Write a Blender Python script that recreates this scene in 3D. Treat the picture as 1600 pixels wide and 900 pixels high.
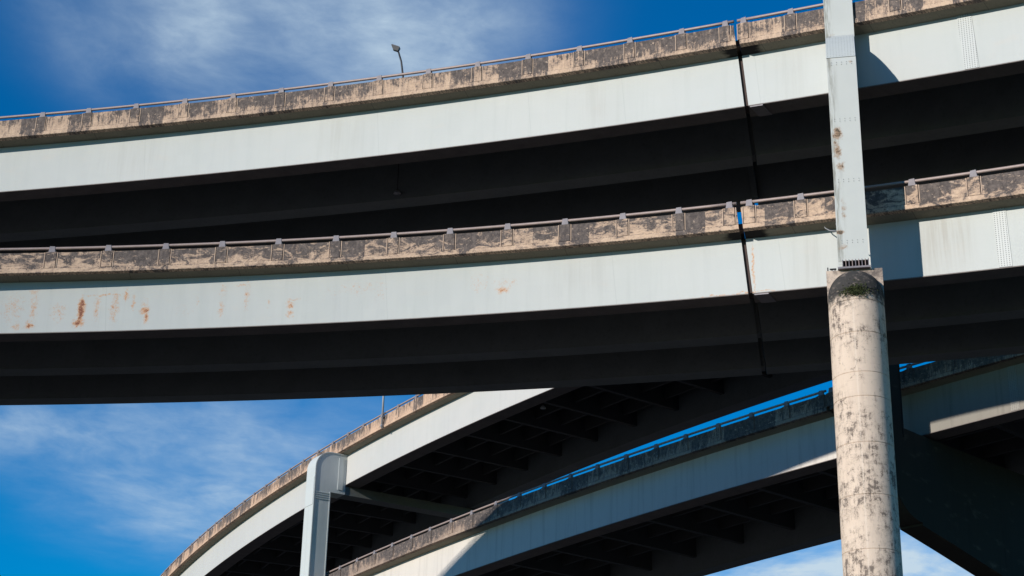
import bpy, bmesh, math, random
from mathutils import Vector, Matrix
random.seed(7)
for o in list(bpy.data.objects): bpy.data.objects.remove(o)
C = bpy.context.scene.collection
sc = bpy.context.scene
R = math.radians
# ------------------------------------------------------------------ camera
PITCH, ROLL = R(22.192), R(1.2946)
fw = Vector((0, math.cos(PITCH), math.sin(PITCH)))
r0 = Vector((1, 0, 0)); u0 = Vector((0, -math.sin(PITCH), math.cos(PITCH)))
rt = r0*math.cos(ROLL) + u0*math.sin(ROLL)
up = -r0*math.sin(ROLL) + u0*math.cos(ROLL)
cam_d = bpy.data.cameras.new('camera'); cam = bpy.data.objects.new('camera', cam_d); C.objects.link(cam)
cam.matrix_world = Matrix(((rt.x, up.x, -fw.x, 0), (rt.y, up.y, -fw.y, 0), (rt.z, up.z, -fw.z, 1.7), (0, 0, 0, 1)))
cam_d.sensor_width = 36; cam_d.lens = 36*2600/1600; cam_d.clip_start = .1; cam_d.clip_end = 6000
sc.camera = cam
# ------------------------------------------------------------------ light
SUN_AZ, SUN_EL = R(50), R(17.7)        # azimuth measured from -Y towards -X, i.e. behind the camera to the left
S = Vector((-math.sin(SUN_AZ)*math.cos(SUN_EL), -math.cos(SUN_AZ)*math.cos(SUN_EL), math.sin(SUN_EL)))
sd = bpy.data.lights.new('sun', 'SUN'); sd.energy = 4.5; sd.angle = R(.5); sd.color = (1, .935, .84)
so = bpy.data.objects.new('sun', sd); C.objects.link(so); so.rotation_euler = S.to_track_quat('Z', 'Y').to_euler()
so.location = (0, 0, 120)
sc.view_settings.view_transform = 'Standard'; sc.view_settings.look = 'None'
sc.view_settings.exposure = 0.0; sc.view_settings.gamma = 1; sc.view_settings.use_curve_mapping = False
w = bpy.data.worlds.new('World'); sc.world = w; w.use_nodes = True
SKY_STRENGTH = .10

class NT:
    """tiny helper for writing node trees"""
    def __init__(s, tree): s.t = tree; s.n = tree.nodes; s.l = tree.links
    def node(s, kind, ins=None, **props):
        n = s.n.new(kind)
        for k, v in props.items(): setattr(n, k, v)
        for k, v in (ins or {}).items():
            if isinstance(v, bpy.types.NodeSocket): s.l.new(v, n.inputs[k])
            else: n.inputs[k].default_value = v
        return n
    def m(s, op, a, b=0., c=None, clamp=False):
        i = {0: a, 1: b}
        if c is not None: i[2] = c
        return s.node('ShaderNodeMath', i, operation=op, use_clamp=clamp).outputs[0]
    def vm(s, op, a, b=(0, 0, 0), out=0):
        return s.node('ShaderNodeVectorMath', {0: a, 1: b}, operation=op).outputs[out]
    def ramp(s, v, a, b, lo=0., hi=1.):
        return s.node('ShaderNodeMapRange', {0: v, 1: a, 2: b, 3: lo, 4: hi}, interpolation_type='SMOOTHSTEP').outputs[0]
    def noise(s, vec, scale, detail=4, rough=.55, dist=0.):
        return s.node('ShaderNodeTexNoise', {'Vector': vec, 'Scale': scale, 'Detail': detail, 'Roughness': rough, 'Distortion': dist}).outputs[0]
    def mix(s, f, a, b):
        n = s.n.new('ShaderNodeMix'); n.data_type = 'RGBA'
        for i, v in ((0, f), (6, a), (7, b)):
            if isinstance(v, bpy.types.NodeSocket): s.l.new(v, n.inputs[i])
            else: n.inputs[i].default_value = v if i == 0 else (*v, 1)
        return n.outputs[2]
    def comb(s, x, y, z=0.):
        return s.node('ShaderNodeCombineXYZ', {0: x, 1: y, 2: z}).outputs[0]

def build_world():
    t = NT(w.node_tree); w.node_tree.nodes.clear()
    sky = t.node('ShaderNodeTexSky', sky_type='NISHITA', sun_disc=False, sun_elevation=SUN_EL,
                 sun_rotation=math.atan2(S.x, S.y), air_density=1.0, dust_density=0.0, ozone_density=2.2, altitude=30)
    hs = t.node('ShaderNodeHueSaturation', {'Saturation': SKY_SAT, 'Value': 1.0, 'Hue': .5, 'Color': sky.outputs[0]})
    d = t.node('ShaderNodeTexCoord').outputs['Generated']
    sp = t.node('ShaderNodeSeparateXYZ', {0: d})
    # azimuth-like and elevation-like coordinates of a direction, metres on a cloud sheet 1 unit high
    z = t.m('MAXIMUM', sp.outputs[2], .05)
    cx = t.m('DIVIDE', sp.outputs[0], z); cy = t.m('DIVIDE', sp.outputs[1], z)
    p = t.comb(cx, cy)
    wz = t.vm('SCALE', t.node('ShaderNodeTexNoise', {'Vector': p, 'Scale': 1.6, 'Detail': 4.}).outputs['Color'])
    wz.node.inputs[3].default_value = .30
    pw = t.vm('ADD', p, wz)
    n1 = t.noise(t.vm('MULTIPLY', pw, (1.25, .8, 1)), 3.0, 7, .55)
    n2 = t.noise(pw, 1.5, 3, .5)
    n3 = t.noise(t.vm('MULTIPLY', pw, (1.9, 1.3, 1)), 6., 7, .66)
    tot = None
    for (ux, uy, rx, ry, amp) in CLOUDS:
        dx = t.m('DIVIDE', t.m('SUBTRACT', cx, ux), rx); dy = t.m('DIVIDE', t.m('SUBTRACT', cy, uy), ry)
        g = t.m('MULTIPLY', t.m('EXPONENT', t.m('MULTIPLY', t.m('ADD', t.m('MULTIPLY', dx, dx), t.m('MULTIPLY', dy, dy)), -1.)), amp)
        tot = g if tot is None else t.m('ADD', tot, g)
    dens = t.m('MULTIPLY', tot, t.ramp(t.m('ADD', t.m('MULTIPLY', n1, .75), t.m('MULTIPLY', n2, .40)), .38, .76, .22, 1.12))
    dens = t.m('MULTIPLY', dens, t.m('ADD', t.m('MULTIPLY', n3, 1.3), .35), clamp=True)
    tint = t.node('ShaderNodeMix', {0: 1., 6: hs.outputs[0], 7: (*SKY_TINT, 1)}, data_type='RGBA', blend_type='MULTIPLY').outputs[2]
    col = t.mix(dens, tint, CLOUD_COL)
    bg = t.node('ShaderNodeBackground', {'Color': col, 'Strength': SKY_STRENGTH})
    out = t.node('ShaderNodeOutputWorld', {0: bg.outputs[0]})
SKY_SAT = 1.9; SKY_TINT = (.70, 1.10, 1.31)
CLOUD_COL = (5.4, 6.8, 8.0)
# centre and radii on the cloud sheet (x/z, y/z), amount
CLOUDS = [(-.43, 1.66, .10, .20, .95), (-.36, 1.70, .08, .2, .45), (-.17, 1.66, .13, .15, .95), (-.07, 1.62, .09, .12, .45), (-.98, 3.25, .4, .25, .50), (-.75, 3.9, .3, .5, .48), (-.45, 3.6, .3, .6, .36), (.75, 4.4, .4, .5, .85), (1.15, 4.3, .4, .4, .7)]
build_world()

# ------------------------------------------------------------------ materials
def mat(name):
    m = bpy.data.materials.new(name); m.use_nodes = True; m.node_tree.nodes.clear()
    t = NT(m.node_tree); return m, t
def finish(m, t, col, rough=.7, metal=0., bump=None, bstr=.3, bdist=.02, spec=.5):
    ins = {'Base Color': col if isinstance(col, bpy.types.NodeSocket) else (*col, 1), 'Roughness': rough, 'Metallic': metal, 'Specular IOR Level': spec}
    b = t.node('ShaderNodeBsdfPrincipled', ins)
    if bump is not None:
        bn = t.node('ShaderNodeBump', {'Strength': bstr, 'Distance': bdist, 'Height': bump}); t.l.new(bn.outputs[0], b.inputs['Normal'])
    t.node('ShaderNodeOutputMaterial', {0: b.outputs[0]})
    return m
def uvs(t):
    uv = t.node('ShaderNodeUVMap', uv_map='UVMap').outputs[0]
    s = t.node('ShaderNodeSeparateXYZ', {0: uv}); return uv, s.outputs[0], s.outputs[1]

RUST = [(-19.2, .98, .10, .55, 1.0), (-19.25, .45, .16, .18, .9), (-19.2, 1.35, .10, .22, 1.0), (-16.41, .95, .14, .18, .75), (-16.3, .62, .09, .26, .75), (-16.45, 1.3, .12, .2, .35),
        (-21.39, 1.97, .12, .14, .45), (-21.3, 1.2, .14, .8, .38), (-21.4, .38, .15, .14, .8), (-21.95, .3, .13, .16, .5), (-22.2, 1.2, .35, .7, .3),
        (-17.3, 1.7, .07, .3, .55), (-16.95, 1.35, .06, .35, .5), (-17.75, 1.1, .14, .65, .45), (-18.2, 1.72, .55, .06, .5), (-18.55, 1.1, .10, .6, .4), (-20.2, 1.0, .25, .45, .32),
        (-20.1, 1.2, .06, .1, .5), (-14.58, .89, .4, .3, .14), (-14.1, 1.3, .05, .2, .3), (-13.0, 1.75, .12, .3, .32), (-13.0, .9, .1, .35, .42), (-11.9, 1.5, .1, .7, .34), (-12.1, 2.0, .2, .06, .42),
        (-10.9, 1.1, .06, .25, .3), (-9.9, .95, .16, .16, .55), (-9.9, .55, .12, .14, .55), (-9.8, 1.2, .22, .05, .4), (-8.1, 1.4, .5, .5, .12), (-6.9, 1.6, .7, .35, .22), (-5.9, 1.5, .3, .7, .16),
        (-.42, 1.09, .22, .14, .6), (-1.5, 1.5, .4, .5, .2), (10.42, 1.2, .04, .8, .6), (10.46, .5, .03, .4, .5), (9.7, .08, 1.4, .04, .5), (-.2, 1.4, .5, .2, .25)]
def paint_mat(name, base, rust=(), grime=.35, dark=(.30, .33, .32), rough=.42, seams=(), spec=.4, streak=.5, smudges=()):
    m, t = mat(name); uv, s, z = uvs(t)
    big = t.noise(t.comb(t.m('MULTIPLY', s, .5), t.m('MULTIPLY', z, .35)), .55, 4, .6)
    # vertical runs of washed-down dirt
    st = t.noise(t.comb(t.m('MULTIPLY', s, 2.2), t.m('MULTIPLY', z, .10)), 1.0, 6, .62, .15)
    st2 = t.noise(t.comb(t.m('MULTIPLY', s, 9.), t.m('MULTIPLY', z, .35)), 1.0, 4, .6)
    fine = t.noise(uv, 14., 4, .6)
    col = t.mix(t.m('MULTIPLY', t.ramp(big, .35, .75), .5), base, tuple(c*k for c, k in zip(base, (.90, .93, .92))))
    col = t.mix(t.m('MULTIPLY', t.ramp(st, .48, .82), grime*streak*2), col, dark)
    col = t.mix(t.m('MULTIPLY', t.ramp(st2, .55, .85), grime*.35), col, dark)
    col = t.mix(t.m('MULTIPLY', t.ramp(fine, .56, .8), grime*.30), col, dark)
    vb = t.noise(t.comb(t.m('MULTIPLY', s, .16), t.m('MULTIPLY', z, .08)), 1.0, 3, .5)
    col = t.mix(t.m('MULTIPLY', t.ramp(vb, .40, .62), .30), col, tuple(c*k for c, k in zip(base, (.86, .89, .92))))
    q = t.node('ShaderNodeTexWhiteNoise', {'Vector': t.vm('FLOOR', t.comb(t.m('DIVIDE', t.m('ADD', s, t.m('MULTIPLY', big, .5)), .83), t.m('DIVIDE', t.m('ADD', z, t.m('MULTIPLY', fine, .1)), .62)))}, noise_dimensions='3D').outputs[0]
    col = t.mix(t.m('MULTIPLY', q, .10), col, tuple(c*.80 for c in base))
    for (a_, b_, ra, rb, am) in smudges:
        dx = t.m('DIVIDE', t.m('SUBTRACT', s, a_), ra); dy = t.m('DIVIDE', t.m('SUBTRACT', z, b_), rb)
        g_ = t.m('EXPONENT', t.m('MULTIPLY', t.m('ADD', t.m('MULTIPLY', dx, dx), t.m('MULTIPLY', dy, dy)), -1.))
        col = t.mix(t.m('MULTIPLY', t.m('MULTIPLY', g_, t.ramp(t.m('ADD', st2, st), .85, 1.15, .35, 1.)), am), col, (.30, .275, .235))
    # every plate of the web has taken its paint a little differently
    cell = t.node('ShaderNodeTexWhiteNoise', {'W': t.m('FLOOR', t.m('DIVIDE', t.m('ADD', s, t.m('MULTIPLY', z, .09)), 6.1))}, noise_dimensions='1D').outputs[0]
    col = t.mix(t.m('MULTIPLY', cell, .14), col, tuple(c*.8 for c in base))
    # brownish bloom here and there
    bl = t.noise(t.comb(t.m('MULTIPLY', s, .35), t.m('MULTIPLY', z, .9)), 1.6, 5, .6)
    col = t.mix(t.m('MULTIPLY', t.ramp(bl, .56, .8), .18), col, (.55, .45, .36))
    for ss in seams:
        # a hairline vertical weld with a faint run beside it
        dd = t.m('ABSOLUTE', t.m('SUBTRACT', t.m('SUBTRACT', s, ss), t.m('MULTIPLY', z, -.09)))
        col = t.mix(t.m('MULTIPLY', t.ramp(dd, .0, .03, 1, 0), .35), col, dark)
    if rust:
        tot = None
        nn = t.noise(uv, 5.5, 7, .75, .3); n2 = t.noise(t.comb(t.m('MULTIPLY', s, 2.0), z), 11., 5, .7)
        wob = t.node('ShaderNodeTexNoise', {'Vector': uv, 'Scale': 3.5, 'Detail': 4.}).outputs['Color']
        ws = t.node('ShaderNodeSeparateXYZ', {0: wob})
        sw = t.m('ADD', s, t.m('MULTIPLY', t.m('SUBTRACT', ws.outputs[0], .5), .22)); zw = t.m('ADD', z, t.m('MULTIPLY', t.m('SUBTRACT', ws.outputs[1], .5), .3))
        for (a, b, ra, rb, amp) in rust:
            dx = t.m('DIVIDE', t.m('SUBTRACT', sw, a), ra*1.5); dy = t.m('DIVIDE', t.m('SUBTRACT', zw, b), rb*1.15)
            g = t.m('MULTIPLY', t.m('EXPONENT', t.m('MULTIPLY', t.m('ADD', t.m('MULTIPLY', dx, dx), t.m('MULTIPLY', dy, dy)), -1.)), amp)
            tot = g if tot is None else t.m('MAXIMUM', tot, g)
        k = t.m('ADD', t.m('MULTIPLY', nn, .62), t.m('MULTIPLY', n2, .38))
        kk = t.m('MULTIPLY', t.m('SUBTRACT', k, .5), 2.9)
        rr = t.ramp(t.m('ADD', t.m('MULTIPLY', tot, 1.15), kk), .16, .80)
        rr = t.m('MULTIPLY', rr, t.ramp(tot, .02, .16))
        col = t.mix(t.m('MULTIPLY', rr, 1.), col, (.50, .27, .14))
        col = t.mix(t.ramp(t.m('ADD', t.m('MULTIPLY', tot, .9), kk), .50, .80), col, (.19, .06, .028))
    rg = t.m('ADD', t.m('MULTIPLY', fine, .25), rough)
    return finish(m, t, col, rg, bump=t.noise(t.comb(t.m('MULTIPLY', s, .8), t.m('MULTIPLY', z, .8)), 1.3, 3), bstr=.12, bdist=.06, spec=spec)

def concrete_mat(name, base=(.64, .475, .35), dark=(.05, .047, .05), amount=.5, pitch=2.53, topdark=.15, seed=0., sc_s=1.0, sc_z=.55, wb=.45, dist=.35):
    """weathered parapet concrete: v is height above the girder soffit"""
    m, t = mat(name); uv, s, z = uvs(t)
    s2 = t.m('ADD', s, seed)
    a = t.noise(t.comb(t.m('MULTIPLY', s2, sc_s*1.1), t.m('MULTIPLY', z, sc_z*1.8)), 1.7, 9, .68, dist)
    b = t.noise(t.comb(t.m('MULTIPLY', s2, sc_s*5.5), t.m('MULTIPLY', z, .9)), 1.7, 7, .70, .2)
    e = t.noise(t.comb(s2, z), 13., 6, .75)
    cell = t.m('FLOOR', t.m('DIVIDE', s2, pitch*.5))
    wn = t.node('ShaderNodeTexWhiteNoise', {'W': cell}, noise_dimensions='1D').outputs[0]
    hgt = t.ramp(z, 2.5, 3.55)
    k = t.m('ADD', t.m('MULTIPLY', a, 1-wb), t.m('MULTIPLY', b, wb))
    k = t.m('ADD', k, t.m('MULTIPLY', t.m('SUBTRACT', wn, .5), .17))
    k = t.m('ADD', k, t.m('MULTIPLY', t.m('SUBTRACT', hgt, .5), topdark))
    k = t.m('ADD', k, t.m('MULTIPLY', t.m('SUBTRACT', e, .5), .28))
    thr = .66-.26*amount
    f1 = t.ramp(k, thr-.03, thr+.07); f2 = t.ramp(k, thr-.15, thr+.02)
    tone = t.noise(uv, 1.3, 5, .65)
    col = t.mix(tone, base, tuple(c*kk for c, kk in zip(base, (.82, .77, .72))))
    col = t.mix(t.m('MULTIPLY', f2, .55), col, (.27, .19, .15))
    d2 = t.noise(t.comb(t.m('MULTIPLY', s2, 2.2), t.m('MULTIPLY', z, 1.5)), 2.3, 7, .75)
    dk = t.mix(t.ramp(d2, .38, .68), dark, (.15, .125, .115))
    col = t.mix(t.m('MULTIPLY', f1, .92), col, dk)
    g = t.noise(t.comb(s2, z), 5., 7, .8)
    col = t.mix(t.m('MULTIPLY', t.ramp(g, .50, .72), .45), col, (.15, .12, .11))
    pl = t.noise(t.comb(t.m('MULTIPLY', s2, 1.2), t.m('MULTIPLY', z, 1.6)), 3.1, 6, .75)
    col = t.mix(t.m('MULTIPLY', t.ramp(pl, .57, .68), .60), col, (.80, .60, .45))
    # thin broken dark lines at the ledge and the bottom edge
    zl = t.m('SUBTRACT', z, .245)     # height with the outward offset taken back out
    fl = t.m('MULTIPLY', t.m('MAXIMUM', t.ramp(t.m('ABSOLUTE', t.m('SUBTRACT', zl, 2.76)), .008, .03, 1, 0), t.ramp(zl, 2.60, 2.55, 0, 1)), t.ramp(e, .40, .60))
    col = t.mix(t.m('MULTIPLY', fl, .75), col, (.06, .05, .05))
    return finish(m, t, col, .9, bump=t.m('ADD', t.m('MULTIPLY', e, .5), a), bstr=.5, bdist=.03, spec=.2)

def plain_mat(name, base, rough=.8, var=.25, scale=2., metal=0., spec=.4):
    m, t = mat(name); p = t.node('ShaderNodeTexCoord').outputs['Object']
    n = t.noise(p, scale, 6, .65); n2 = t.noise(p, scale*9, 4, .6)
    col = t.mix(n, tuple(c*(1-var) for c in base), tuple(min(1, c*(1+var)) for c in base))
    col = t.mix(t.m('MULTIPLY', t.ramp(n2, .5, .8), .4), col, tuple(c*.5 for c in base))
    return finish(m, t, col, rough, metal, bump=n2, bstr=.25, bdist=.01, spec=spec)

PALE = (.468, .484, .470)
M = {}
M['paint_up'] = paint_mat('pale steel paint', PALE, grime=.30, smudges=((-9.0, 1.4, 1.2, 1.2, .22), (4.2, 1.2, 1., 1.4, .2), (13.4, 1.3, .5, 1.4, .22), (-20., 1.2, 1.5, 1., .2)), seams=(-19.3, -7.0, .8, 5.5, 11.9))
M['paint_low'] = paint_mat('pale steel paint with rust', PALE, rust=RUST, grime=.32, smudges=((18.0, 1.6, .55, 1.3, .7), (18.9, 1.5, .35, 1.1, .5), (17.4, .9, .4, 1.2, .35), (12.9, 1.0, .7, 1.5, .25), (3.0, 1.5, 1.2, 1., .2)), seams=(-18.03, -5.5, 4.6, 11.72))
M['paint_far'] = paint_mat('chalky steel paint', (.55, .54, .515), grime=.25, seams=(-31., -12., 4., 17.))
M['paint_stain'] = paint_mat('streaked steel paint', (.66, .61, .56), grime=.6, dark=(.24, .21, .19), rough=.6, spec=.15, seams=(7.1, 27.9, -4.0))
M['paint_shade'] = paint_mat('shade-darkened steel paint', (.30, .275, .24), grime=.8, dark=(.06, .055, .05), rough=.7, spec=.1)  # girder colour darkened to stand in for deep shade on the right span
M['paint_pier'] = paint_mat('pier steel paint', (.55, .58, .57), grime=.35)
M['girder_shade'] = plain_mat('shade-darkened girder paint', (.165, .175, .175), .7, .3, .6)  # colour darkened so the inner girders read as underside shade
M['beam_shade'] = plain_mat('shade-darkened floor beam paint', (.075, .075, .075), .8, .3, .6)  # near-black colour imitates the shade beneath the far decks
M['flange'] = plain_mat('rust-stained shade-darkened flange', (.17, .145, .135), .85, .45, 1.2)  # brown rust staining, with underside shade also put into the colour
M['soffit'] = plain_mat('soffit concrete', (.26, .235, .18), .9, .3, .9)
M['slab_shade'] = plain_mat('shade-darkened slab concrete', (.055, .055, .055), .95, .3, .7)  # near-black colour in place of shade under the far slabs
M['asphalt'] = plain_mat('asphalt', (.05, .05, .052), .95, .2, 1.)
M['rail'] = plain_mat('aged rail metal', (.35, .27, .245), .55, .25, 3., .15)
M['post'] = plain_mat('weathered post metal', (.22, .20, .215), .6, .35, 5., .15)
M['dark_metal'] = plain_mat('dark lamp metal', (.035, .035, .038), .5, .2, 4.)
M['joint'] = plain_mat('rusty joint steel', (.055, .035, .03), .8, .5, 3.)
M['grey_metal'] = plain_mat('galvanised metal', (.33, .33, .35), .5, .2, 4., .3)
M['bolt'] = plain_mat('bolt heads', (.16, .18, .18), .6, .2, 5.)
M['pier_shade'] = paint_mat('shade-darkened pier steel', (.05, .047, .043), grime=.5, dark=(.02, .02, .02), rough=.8, spec=.08)  # pier paint coloured near-black to imitate the shade around it
M['par_up'] = concrete_mat('parapet concrete weathered', amount=.62, seed=3.1)
M['par_low'] = concrete_mat('parapet concrete blotched', amount=.66, seed=71., sc_s=.75, sc_z=.9, topdark=.17, wb=.12, dist=1.2)
M['par_far'] = concrete_mat('parapet concrete streaked', base=(.66, .46, .33), amount=.50, seed=140., sc_s=1.5, sc_z=.3)
M['par_dark'] = concrete_mat('parapet concrete dark', base=(.40, .31, .25), amount=.72, seed=220., sc_s=1.4, sc_z=.4)  # darker base colour and more dark blotches

M['fillet'] = plain_mat('pale fillet concrete', (.50, .37, .28), .9, .6, 2.5)
def column_mat():
    m, t = mat('cast column concrete'); uv, s, z = uvs(t)    # s = arc length, z = world height
    a = t.noise(uv, 1.1, 7, .68, .3); b = t.noise(uv, 3.6, 8, .74, .35); e = t.noise(uv, 22., 5, .7)
    col = t.mix(a, (.72, .585, .475), (.60, .475, .375))
    v = t.noise(t.comb(t.m('MULTIPLY', s, 2.5), t.m('MULTIPLY', z, .5)), 1.5, 5, .6)
    col = t.mix(t.m('MULTIPLY', t.ramp(v, .5, .75), .30), col, (.40, .31, .25))
    hz = t.noise(t.comb(t.m('MULTIPLY', s, .6), t.m('MULTIPLY', z, 5.)), 1.3, 6, .7)
    col = t.mix(t.m('MULTIPLY', t.ramp(hz, .58, .75), .25), col, (.36, .29, .24))
    # lichen patches, denser on the lower shaft
    lowm = t.ramp(z, 20.5, 17.5); 
    run = t.noise(t.comb(t.m('MULTIPLY', s, 6.), t.m('MULTIPLY', z, .8)), 1.6, 6, .7)
    clus = t.noise(t.comb(t.m('MULTIPLY', s, .9), t.m('MULTIPLY', z, .55)), 1.0, 2, .5)
    k = t.m('ADD', t.m('ADD', t.m('MULTIPLY', b, .62), t.m('MULTIPLY', run, .38)), t.m('MULTIPLY', t.m('SUBTRACT', e, .5), .16))
    k = t.m('ADD', t.m('ADD', k, t.m('MULTIPLY', t.m('SUBTRACT', clus, .5), .42)), t.m('MULTIPLY', lowm, .045))
    col = t.mix(t.m('MULTIPLY', t.ramp(k, .575, .625), .92), col, (.055, .048, .045))
    k2 = t.m('ADD', k, t.m('MULTIPLY', t.m('SUBTRACT', e, .5), .12))
    col = t.mix(t.m('MULTIPLY', t.ramp(k2, .49, .60), .5), col, (.28, .22, .18))
    bd = t.m('ABSOLUTE', t.m('SUBTRACT', t.m('FRACT', t.m('DIVIDE', t.m('ADD', z, t.m('MULTIPLY', a, .05)), .61)), .5))
    col = t.mix(t.m('MULTIPLY', t.m('MULTIPLY', t.ramp(bd, 0, .018, 1, 0), t.ramp(b, .45, .6)), .45), col, (.18, .14, .11))
    sm = t.m('ABSOLUTE', t.m('SUBTRACT', s, 4.45)); col = t.mix(t.m('MULTIPLY', t.ramp(sm, 0, .05, 1, 0), .35), col, (.80, .68, .57))
    # black growth under the cap
    nz = t.m('ADD', z, t.m('MULTIPLY', t.m('SUBTRACT', b, .5), 1.5))
    gr = t.m('MULTIPLY', t.ramp(nz, 23.85, 24.45), t.ramp(t.m('ADD', b, t.m('MULTIPLY', e, .3)), .46, .66, .70, 1.))
    col = t.mix(gr, col, (.045, .043, .042))
    # thin cracks
    vo = t.node('ShaderNodeTexVoronoi', {'Vector': t.vm('ADD', t.comb(t.m('MULTIPLY', s, .8), t.m('MULTIPLY', z, .5)), t.vm('MULTIPLY', t.node('ShaderNodeTexNoise', {'Vector': uv, 'Scale': 4., 'Detail': 4.}).outputs['Color'], (.3, .3, 0))), 'Scale': 1.1}, feature='DISTANCE_TO_EDGE').outputs[0]
    ck = t.m('MULTIPLY', t.ramp(vo, 0, .012, 1, 0), t.ramp(a, .52, .6))
    col = t.mix(t.m('MULTIPLY', ck, .6), col, (.08, .06, .05))
    bn = t.m('ADD', t.m('MULTIPLY', e, .4), b)
    return finish(m, t, col, .92, bump=bn, bstr=.4, bdist=.03, spec=.2)
M['column'] = column_mat()
def bolted_mat(name, base, ps, pz, r_=.021, s0=0., band=None):
    '''painted plate covered with rows of bolt heads'''
    m, t = mat(name); uv, s, z = uvs(t)
    ls = t.m('ADD', s, t.m('MULTIPLY', z, .0 if band else .0))
    fs = t.m('MULTIPLY', t.m('SUBTRACT', t.m('FRACT', t.m('DIVIDE', t.m('SUBTRACT', ls, s0), ps)), .5), ps)
    row = t.m('DIVIDE', z, pz); fz = t.m('MULTIPLY', t.m('SUBTRACT', t.m('FRACT', row), .5), pz)
    d = t.m('SQRT', t.m('ADD', t.m('MULTIPLY', fs, fs), t.m('MULTIPLY', fz, fz)))
    k = t.ramp(d, r_*.8, r_*1.2, 1, 0)
    n = t.noise(uv, 3., 5, .6); col = t.mix(n, base, tuple(c*.86 for c in base))
    col = t.mix(t.m('MULTIPLY', k, .9), col, (.12, .135, .14))
    return finish(m, t, col, .5, bump=k, bstr=.8, bdist=.02)
M['bolted'] = bolted_mat('bolted splice plate', (.48, .50, .49), .103, .082, .017)
M['bolted_shade'] = bolted_mat('shade-darkened bolted plate', (.30, .275, .24), .103, .082, .017)  # plate darkened to match the shade painted into its girder
M['bolted_leg'] = bolted_mat('bolted splice band', (.53, .555, .54), .111, .105, .012)
def soffit_mat(name, J):
    '''overhang concrete, stained black where the joint leaks'''
    m, t = mat(name); uv, s, z = uvs(t)
    n = t.noise(t.comb(t.m('MULTIPLY', s, .8), t.m('MULTIPLY', z, 3.)), 1.5, 6, .65); e = t.noise(uv, 12., 4, .7)
    col = t.mix(n, (.30, .27, .21), (.19, .17, .13)); col = t.mix(t.m('MULTIPLY', t.ramp(e, .5, .75), .5), col, (.11, .10, .08))
    d = t.m('ABSOLUTE', t.m('SUBTRACT', s, J)); k = t.m('ADD', t.ramp(d, .25, 1.5, 1, 0), t.m('SUBTRACT', n, .5))
    col = t.mix(t.ramp(k, .35, .75), col, (.022, .02, .02))
    # hairline construction joints
    fr = t.m('ABSOLUTE', t.m('SUBTRACT', t.m('FRACT', t.m('DIVIDE', s, 4.9)), .5)); col = t.mix(t.m('MULTIPLY', t.ramp(fr, 0, .004, 1, 0), .7), col, (.05, .045, .04))
    return finish(m, t, col, .95, bump=e, bstr=.3, bdist=.02, spec=.2)
M['soffit_up'] = soffit_mat('upper overhang concrete', 11.24); M['soffit_low'] = soffit_mat('lower overhang concrete', 10.28)
def cap_mat():
    m, t = mat('grimy cap concrete'); p = t.node('ShaderNodeTexCoord').outputs['Object']
    n = t.noise(p, 1.6, 7, .7, .3); e = t.noise(p, 14., 4, .7)
    col = t.mix(t.ramp(n, .35, .62), (.60, .48, .39), (.16, .13, .115))
    col = t.mix(t.m('MULTIPLY', t.ramp(e, .5, .75), .5), col, (.09, .075, .07))
    return finish(m, t, col, .92, bump=n, bstr=.4, bdist=.03, spec=.2)
M['cap'] = cap_mat()
def dome_mat():
    m, t = mat('blackened shoulder concrete'); p = t.node('ShaderNodeTexCoord').outputs['Object']
    n = t.noise(p, 3., 7, .7, .3); e = t.noise(p, 16., 4, .7)
    col = t.mix(t.ramp(n, .50, .70), (.05, .047, .045), (.26, .21, .18))
    col = t.mix(t.m('MULTIPLY', t.ramp(e, .55, .75), .5), col, (.13, .11, .10))
    return finish(m, t, col, .95, bump=n, bstr=.5, bdist=.04, spec=.15)
M['dome'] = dome_mat()
M['moss'] = plain_mat('moss', (.045, .055, .018), .95, .5, 6.)
def steel_pier_mat():
    m, t = mat('main pier steel paint'); uv, s, z = uvs(t)     # s across the face from its left edge, z world height
    a = t.noise(uv, 1.2, 5, .6); b = t.noise(uv, 4.5, 7, .72, .3); e = t.noise(uv, 18., 4, .6)
    col = t.mix(a, (.56, .57, .54), (.50, .515, .49))
    lft = t.ramp(s, .42, .05)
    st = t.noise(t.comb(t.m('MULTIPLY', s, 5.), t.m('MULTIPLY', z, .45)), 1.3, 6, .7)
    col = t.mix(t.m('MULTIPLY', t.m('MULTIPLY', t.ramp(st, .42, .62), lft), .8), col, (.22, .21, .17))
    tot = None
    for (x0, zz, rx, rz, am) in [(.25, 31.3, .22, .35, .9), (.2, 30.6, .18, .5, .8), (.3, 29.9, .2, .3, .7), (.3, 28.1, .14, .6, .55), (.2, 26.6, .2, .22, .5), (.15, 35.3, .1, .9, .5), (.9, 34.4, .12, .12, .5), (.1, 27.2, .25, .1, .9), (1.0, 37., .3, 1.2, .25), (.25, 37.3, .2, .5, .4)]:
        dx = t.m('DIVIDE', t.m('SUBTRACT', s, x0), rx); dy = t.m('DIVIDE', t.m('SUBTRACT', z, zz), rz)
        g = t.m('MULTIPLY', t.m('EXPONENT', t.m('MULTIPLY', t.m('ADD', t.m('MULTIPLY', dx, dx), t.m('MULTIPLY', dy, dy)), -1.)), am)
        tot = g if tot is None else t.m('MAXIMUM', tot, g)
    rr = t.m('MULTIPLY', t.ramp(t.m('ADD', t.m('MULTIPLY', tot, .6), b), .68, 1.0), t.ramp(tot, .03, .25))
    col = t.mix(rr, col, (.34, .21, .12)); col = t.mix(t.ramp(t.m('MULTIPLY', rr, b), .42, .6), col, (.10, .075, .05))
    col = t.mix(t.m('MULTIPLY', t.ramp(e, .62, .8), .2), col, (.3, .3, .28))
    return finish(m, t, col, .5, bump=a, bstr=.1, bdist=.05, spec=.4)
M['steel_pier'] = steel_pier_mat()

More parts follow.
